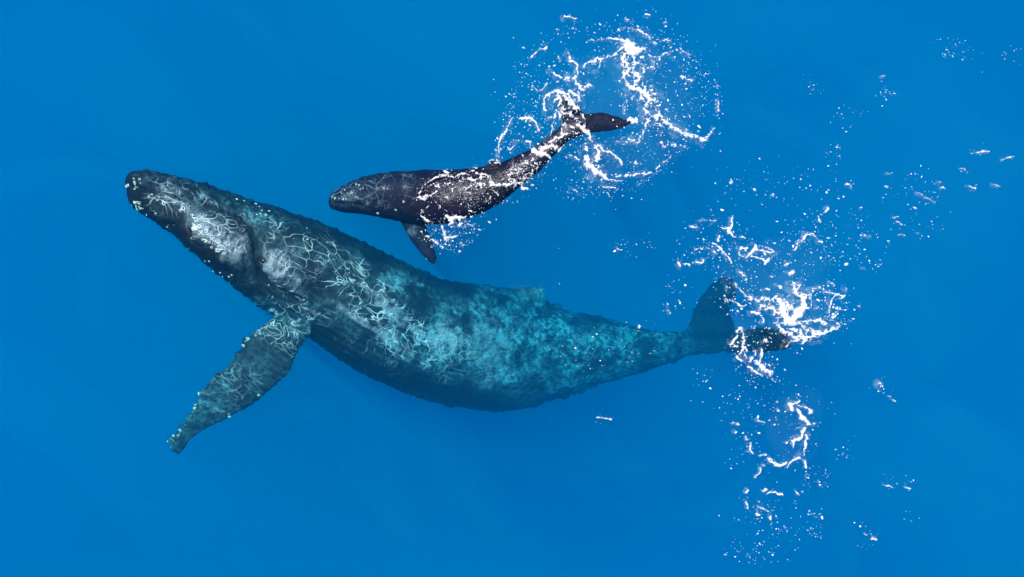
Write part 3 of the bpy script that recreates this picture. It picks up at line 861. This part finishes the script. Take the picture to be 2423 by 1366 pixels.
# --- the boil over the large whale's flukes
BOIL = [
    st(R7, [(1050, 700), (1110, 700), (1180, 690), (1230, 720)], [26, 30, 32, 36], 0.8), st(R7, [(1230, 720), (1215, 800), (1280, 860), (1310, 870)], [36, 40, 48, 36], 0.38), st(R7, [(1310, 635), (1370, 680), (1390, 730), (1330, 790), (1290, 850)], [18, 36, 38, 40, 44], 0.42),
    st(R7, [(1180, 700), (1300, 770)], 38, 0.75), st(R7, [(1170, 860), (1230, 920), (1300, 960), (1370, 985), (1430, 965), (1530, 930), (1640, 885)], [20, 28, 32, 36, 28, 22, 10], 0.72), st(R7, [(1330, 850), (1400, 930), (1500, 930)], [24, 20, 12], 0.8),
    st(R7, [(1240, 1040), (1280, 995), (1320, 985)], 13, 0.6), st(R7, [(1340, 855), (1420, 850), (1480, 850), (1525, 865)], [14, 22, 24, 18], 0.7), st(R7, [(1530, 645), (1600, 655), (1655, 670), (1640, 692)], [9, 12, 12, 10], 0.5), st(R7, [(1585, 665), (1570, 730), (1550, 795)], [11, 11, 6], 0.5),
    st(R7, [(1640, 760), (1620, 800), (1580, 830)], [6, 8, 12]), st(R7, [(1520, 830), (1580, 850), (1640, 880)], 6), st(R7, [(890, 930), (930, 895), (940, 980), (930, 1040)], [14, 18, 17, 12], 0.6), st(R7, [(850, 1025), (870, 980), (892, 960)], [12, 13, 8], 0.5), st(R7, [(850, 1035), (900, 1030)], 9),
    st(R7, [(910, 1080), (950, 1030), (965, 1060)], 12, 0.6), st(R7, [(940, 1060), (965, 1115)], 7, 0.4), st(R7, [(1030, 1140), (1080, 1190), (1120, 1220), (1130, 1245)], [16, 26, 20, 10], 0.4), st(R7, [(1120, 1160), (1135, 1210)], 9), st(R7, [(890, 1110), (930, 1135)], 13, 0.5),
    st(R7, [(980, 1180), (1030, 1220), (1080, 1240)], [11, 13, 10]), st(R7, [(1070, 1060), (1072, 1110), (1050, 1150)], [12, 10, 12], 0.5), st(R7, [(1030, 1060), (1025, 1095)], 9), st(R7, [(985, 1140), (1000, 1110)], 7, 0.3), st(R7, [(855, 110), (845, 170), (830, 200), (860, 235), (885, 245)], [8, 11, 12, 9, 6], 0.3),
    st(R7, [(780, 185), (830, 180)], 6, 0.4), st(R7, [(772, 235), (765, 280)], 7, 0.4), st(R7, [(930, 245), (950, 250)], 9, 0.3), st(R7, [(715, 285), (770, 325), (810, 370), (850, 430)], [7, 9, 7, 8], 0.35), st(R7, [(910, 335), (932, 325), (950, 345)], [8, 15, 10], 0.3), st(R7, [(905, 350), (920, 380), (950, 395)], 5, 0.4),
    st(R7, [(965, 388), (1000, 355), (1022, 312), (1030, 345)], [14, 15, 15, 10], 0.4), st(R7, [(1020, 340), (1090, 345), (1155, 358)], 7, 0.3), st(R7, [(1060, 305), (1110, 315), (1150, 345)], 6, 0.5), st(R7, [(985, 390), (1050, 405), (1085, 415)], 7, 0.3), st(R7, [(1098, 435), (1120, 410)], 17, 0.3), st(R7, [(1150, 385), (1185, 365)], 10),
    st(R7, [(1310, 345), (1330, 300), (1360, 270), (1380, 230), (1420, 220), (1465, 240)], [12, 16, 14, 16, 16, 12], 0.9), st(R7, [(570, 355), (620, 330), (680, 320), (740, 360)], [8, 9, 9, 12], 0.8), st(R7, [(600, 420), (640, 435), (660, 400)], 8), st(R7, [(475, 430), (490, 455)], 11, 0.3), st(R7, [(530, 440), (550, 450)], 9, 0.3),
    st(R7, [(640, 130), (740, 130)], 7, 0.8), st(R7, [(570, 175), (605, 172)], 11, 0.4), st(R7, [(910, 490), (940, 520), (950, 550)], 9), st(R7, [(880, 580), (940, 650), (1000, 690)], [4, 7, 12], 0.5), st(R7, [(870, 710), (920, 745), (960, 740)], 9, 0.5), st(R7, [(985, 725)], 10, 0.3), st(R7, [(1000, 790), (1050, 800)], 16, 0.4),
    st(R7, [(1085, 825), (1090, 860)], 9), st(R7, [(1230, 450), (1280, 430)], 13), st(R7, [(1270, 512), (1292, 500)], 13, 0.3), st(R7, [(1280, 570), (1340, 600), (1370, 650)], 18, 1.0), st(R7, [(1430, 625), (1490, 610)], 9), st(R7, [(1100, 620), (1130, 620)], 9), st(R7, [(1180, 590), (1210, 610)], 10),
    st(R7, [(1140, 530)], 9, 0.3), st(R7, [(1520, 70), (1540, 40)], 11), st(R7, [(1475, 110), (1492, 135)], 10, 0.4), st(R7, [(1810, 240), (1850, 242)], 9), st(R7, [(1480, 275), (1500, 285)], 8, 0.3), st(R7, [(1580, 580)], 11), st(R7, [(1665, 620)], 9), st(R7, [(1770, 740)], 7), st(R7, [(820, 600), (830, 640)], 8, 0.9), st(R7, [(815, 690), (825, 720)], 6, 0.4),
    st(R7, [(1090, 985), (1100, 1000)], 11, 0.3), st(R7, [(1140, 940)], 6, 0.3), st(R7, [(400, 770), (410, 800)], 6, 0.5), st(R7, [(390, 735)], 7, 0.2), st(R7, [(515, 590)], 8, 0.2), st(R7, [(180, 890)], 7, 0.3)]
BOIL += [st(R7, [(1080, 740), (1180, 790), (1220, 850)], 34, 1.1), st(R7, [(1300, 620), (1400, 660), (1410, 740)], 30, 1.0), st(R7, [(1250, 900), (1340, 930), (1480, 940)], 34, 1.15)]
BOIL_F = beside(BOIL, 0.20, 9, 0.85) + zone(R7, 1290, 560, 430, 340, 270, -20, 0.85) + zone(R7, 700, 280, 270, 230, 130, 0, 0.95) + zone(R7, 880, 650, 200, 160, 90) + zone(R7, 1000, 1080, 190, 220, 80) + zone(R7, 1600, 780, 140, 160, 90) \
    + zone(R7, 150, 320, 140, 90, 34, 0, 0.95) + zone(R7, 0, 1020, 420, 160, 90, -12, 0.7, 0.3, 0.0) + zone(R7, 480, 720, 130, 170, 26) + zone(R7, 1560, 200, 330, 180, 120, 0, 0.85) + zone(R7, 1850, 380, 120, 160, 34)
build_patch("dense white boil of foam with looping streaks over the large whale's tail flukes", BOIL, BOIL_F, None, 1.25, 300)

# --- loops left drifting below the flukes
LOOP = [
    st(R8, [(730, 262), (745, 305)], 13, 0.4), st(R8, [(740, 270), (790, 240)], 6, 0.4), st(R8, [(770, 270), (820, 285), (862, 298), (855, 322)], [6, 9, 12, 10], 0.5), st(R8, [(770, 300), (800, 345), (840, 385), (860, 400)], [11, 15, 13, 9], 0.35), st(R8, [(885, 385)], 9, 0.8),
    st(R8, [(825, 410), (800, 470), (745, 495)], [11, 13, 13], 0.35), st(R8, [(750, 500), (752, 545)], [12, 6], 0.3), st(R8, [(835, 460), (825, 520), (815, 580)], [13, 11, 9], 0.5), st(R8, [(710, 668), (735, 625), (785, 602)], [6, 9, 12], 0.35), st(R8, [(590, 615), (630, 645), (660, 655), (702, 635)], [12, 8, 12, 9], 0.35),
    st(R8, [(530, 592), (578, 583)], 8, 0.5), st(R8, [(500, 730), (525, 705), (535, 680)], 6, 0.3), st(R8, [(825, 615), (829, 665)], [7, 10], 0.2), st(R8, [(455, 455), (450, 490)], 6), st(R8, [(480, 510), (468, 550), (487, 578)], [6, 13, 6], 0.3), st(R8, [(585, 830), (630, 815), (675, 845)], [8, 6, 9], 0.3),
    st(R8, [(770, 825), (790, 845)], 7, 0.4), st(R8, [(545, 815), (575, 800)], 6), st(R8, [(440, 880), (460, 920)], 6, 0.4), st(R8, [(455, 825), (463, 812)], 8, 0.2), st(R8, [(530, 920), (585, 942)], 5, 0.5), st(R8, [(520, 940), (510, 970), (532, 972)], 6, 0.4), st(R8, [(600, 995), (606, 978)], 8, 0.2), st(R8, [(515, 440), (530, 445)], 8, 0.2),
    st(R8, [(520, 365), (570, 378)], 6, 0.5), st(R8, [(655, 300)], 9, 0.2), st(R8, [(632, 395)], 8, 0.4), st(R8, [(393, 385)], 9, 0.3), st(R8, [(356, 376)], 8, 0.3), st(R8, [(380, 440)], 8, 0.2), st(R8, [(557, 653)], 8, 0.3), st(R8, [(530, 882)], 7, 0.2), st(R8, [(700, 510), (720, 500)], 5), st(R8, [(640, 240)], 8, 0.7)]
LOOP_F = beside(LOOP, 0.16, 11, 0.85) + zone(R8, 600, 420, 330, 280, 130, 0, 0.85) + zone(R8, 880, 720, 90, 90, 60, 0, 0.7) + zone(R8, 580, 1050, 260, 260, 120, 0, 0.9) + zone(R8, 880, 1030, 120, 80, 34, 0, 1.0) + zone(R8, 560, 60, 180, 110, 60) + zone(R8, 480, 1220, 200, 80, 30) \
    + zone(R8, 250, 200, 160, 180, 30, 0, 0.8)
build_patch("thin white foam loops trailing on open water below the boil of foam", LOOP, LOOP_F, None, 1.25, 400)

# --- white flecks: foam, and sun glints shaped as froth, on open water
STREW = [
    st(R11, [(1670, 235), (1710, 255), (1790, 295)], [7, 5, 4], 0.8), st(R11, [(1480, 405), (1525, 412)], 5, 0.5), st(R11, [(1510, 435), (1555, 455)], 8, 0.6), st(R11, [(1160, 165), (1195, 190)], 7, 0.5), st(R11, [(1815, 150)], 10, 0.5), st(R11, [(1835, 195)], 10, 0.9), st(R11, [(2020, 185), (2075, 205)], 6, 0.5),
    st(R11, [(2070, 205)], 8, 0.2), st(R11, [(2205, 170), (2245, 180)], 6, 0.4), st(R11, [(1975, 45), (2030, 85)], 4, 0.7), st(R11, [(1440, 90), (1470, 100)], 4, 0.6), st(R11, [(1250, 340)], 8, 0.3), st(R11, [(1285, 765)], 7), st(R11, [(335, 130), (345, 150)], 7), st(R11, [(630, 240)], 7, 0.2), st(R11, [(1540, 535), (1570, 540)], 4),
    st(R11, [(1670, 512), (1700, 516)], 4), st(R12, [(1710, 1230), (1780, 1220), (1850, 1210)], [9, 9, 11], 0.6), st(R12, [(1990, 1278), (2080, 1260)], 7, 0.6), st(R8, [(1345, 780), (1380, 795)], 5, 0.2), st(R8, [(1470, 790), (1490, 797)], 4, 0.3), st(R8, [(1250, 1123), (1282, 1133)], 6, 0.2), st(R8, [(1210, 1090), (1225, 1096)], 5, 0.2),
    st(R8, [(1300, 130)], 14, 1.0), st(R8, [(1360, 200), (1400, 240)], 4, 0.8), st(R0, [(1412, 990), (1450, 992)], 1.6, 0.6), st(R0, [(2090, 180), (2096, 178)], 2)]
STREW_F = beside(STREW, 0.10, 7, 0.8) + zone(R11, 700, 180, 520, 150, 110, 0, 0.95, 0.4) + zone(R11, 1650, 330, 260, 240, 80, 0, 0.8) + zone(R12, 1550, 290, 260, 100, 44, 8, 0.75) + zone(R12, 2080, 380, 110, 90, 12, 0, 0.8) + zone(R12, 930, 690, 110, 120, 22, 0, 0.8) \
    + zone(R12, 300, 600, 90, 110, 18, 0, 0.8) + zone(R12, 560, 900, 180, 130, 20, 0, 0.8) + zone(R12, 470, 1220, 70, 120, 22, 0, 0.8) + zone(R8, 1400, 740, 130, 90, 20, 0, 0.8) + zone(R8, 1310, 140, 60, 60, 18, 30, 0.8, 0.3) + zone(R8, 1180, 1090, 120, 70, 16, 30, 0.8) \
    + zone(R8, 1080, 480, 130, 120, 14) + zone(R8, 1500, 950, 90, 60, 6) + [fleck(x, y, 1.1, 0.2) for x, y in ((2093, 229), (2300, 140), (1920, 202), (1942, 221), (1322, 588), (988, 288), (681, 638), (1215, 90), (2177, 171), (2324, 171), (1324, 672), (1960, 393))]
build_patch("scattered tiny white foam flecks and sun glints built as foam on the open blue water at the far right", STREW, STREW_F, None, 1.25, 500)

# ------------------------------------------------------------------ milky and dark drifts added for sky-reflection tones; bubble clouds
def drift_material(name, scatter, absorb):
    t = NT(name)
    a = t.n("VolumeScatter", None, Color=(*scatter[0], 1), Density=scatter[1])
    b = t.n("VolumeAbsorption", None, Color=(*absorb[0], 1), Density=absorb[1])
    t.t.links.new(t.n("AddShader", None, i0=a.outputs[0], i1=b.outputs[0]).outputs[0], t.out.inputs["Volume"])
    return t.m


milky_m = drift_material("added_milky_drift", ((0.25, 0.85, 1.0), 0.020), ((0.6, 0.97, 0.99), 0.01))
bubbly_m = drift_material("bubble_drift", ((0.75, 0.95, 1.0), 0.16), ((0.6, 0.97, 0.99), 0.01))
dark_m = drift_material("added_dark_drift", ((0.2, 0.5, 1.0), 0.002), ((0.1, 0.30, 0.42), 0.022))


def drift(px, py, z, lx, ly, ang, hz, mat, name="bubble_drift", wob=0.18):
    bm = bmesh.new()
    bmesh.ops.create_icosphere(bm, subdivisions=4, radius=1.0)
    c, sn = math.cos(math.radians(ang)), math.sin(math.radians(ang))
    cen = P(px, py, z)
    ph = [random.random() * 6.28 for _ in range(4)]
    for v in bm.verts:
        x, y, zz = v.co
        f = 1 + wob * (math.sin(3 * x + ph[0]) * math.sin(2.5 * y + ph[1]) + 0.6 * math.sin(6 * x + ph[2]) * math.sin(5 * y + ph[3]))
        u, w = x * lx * f, y * ly * f
        v.co = (cen[0] + u * c - w * sn, cen[1] + u * sn + w * c, min(-0.02, cen[2] + zz * hz * f))
    me = bpy.data.meshes.new(name)
    bm.to_mesh(me)
    bm.free()
    me.materials.append(mat)
    o = bpy.data.objects.new(name, me)
    COL.objects.link(o)
    tag(o, None, None, None, "stuff")
    return o


for a in ((2150, 500, -3.2, 4.2, 2.6, 70, 1.6), (2250, 1150, -3.0, 3.0, 1.6, -40, 1.4), (1100, 130, -3.0, 4.0, 1.5, -12, 1.5), (250, 200, -3.2, 2.6, 1.2, -30, 1.4), (140, 980, -3.0, 2.2, 0.9, -50, 1.2), (1850, 60, -3.0, 2.4, 1.0, 10, 1.4)):
    drift(*a, milky_m, "added_tone_drift")  # clouds added only to lighten patches of sea
for a in ((650, 1230, -4.5, 4.5, 1.7, 12, 1.6), (1250, 1180, -4.5, 3.6, 1.4, -8, 1.6), (90, 1290, -4.2, 2.6, 1.3, 0, 1.6), (560, 160, -4.4, 2.4, 0.9, -35, 1.3), (1420, 560, -4.5, 1.6, 0.8, 10, 1.2), (2060, 1290, -4.2, 2.4, 1.0, 35, 1.4), (280, 760, -4.4, 1.6, 1.0, 60, 1.2), (2330, 760, -4.2, 0.8, 1.6, 20, 1.2)):
    drift(*a, dark_m, "added_tone_drift")  # clouds added only to darken patches of sea
for a in ((1480, 250, -0.55, 1.5, 1.25, 20, 0.16), (1500, 150, -0.4, 0.5, 0.7, 10, 0.22), (1560, 260, -0.4, 0.8, 0.25, -45, 0.2), (1420, 390, -0.4, 0.5, 0.4, -40, 0.2), (1880, 740, -0.4, 0.75, 0.6, -20, 0.22), (1830, 640, -0.5, 1.2, 0.7, -10, 0.12), (1880, 1010, -0.5, 0.6, 0.8, 0, 0.10), 
          (1240, 690, -1.2, 0.35, 0.16, -10, 0.14), (1275, 690, -0.6, 0.14, 0.12, 0, 0.08), (1760, 770, -0.8, 0.3, 0.22, -20, 0.2)):
    drift(*a, bubbly_m)
for x, y in ((120, 420), (230, 700), (330, 1230), (620, 90), (900, 1150), (1080, 1090), (1500, 1120), (1850, 300), (2060, 200), (2330, 330), (2200, 760), (2330, 1050), (1980, 1250), (620, 960)):
    drift(x, y, -1.9, random.uniform(0.9, 1.7), random.uniform(0.3, 0.55), random.gauss(-38, 25), 0.7, milky_m, "added_tone_drift", 0.22)
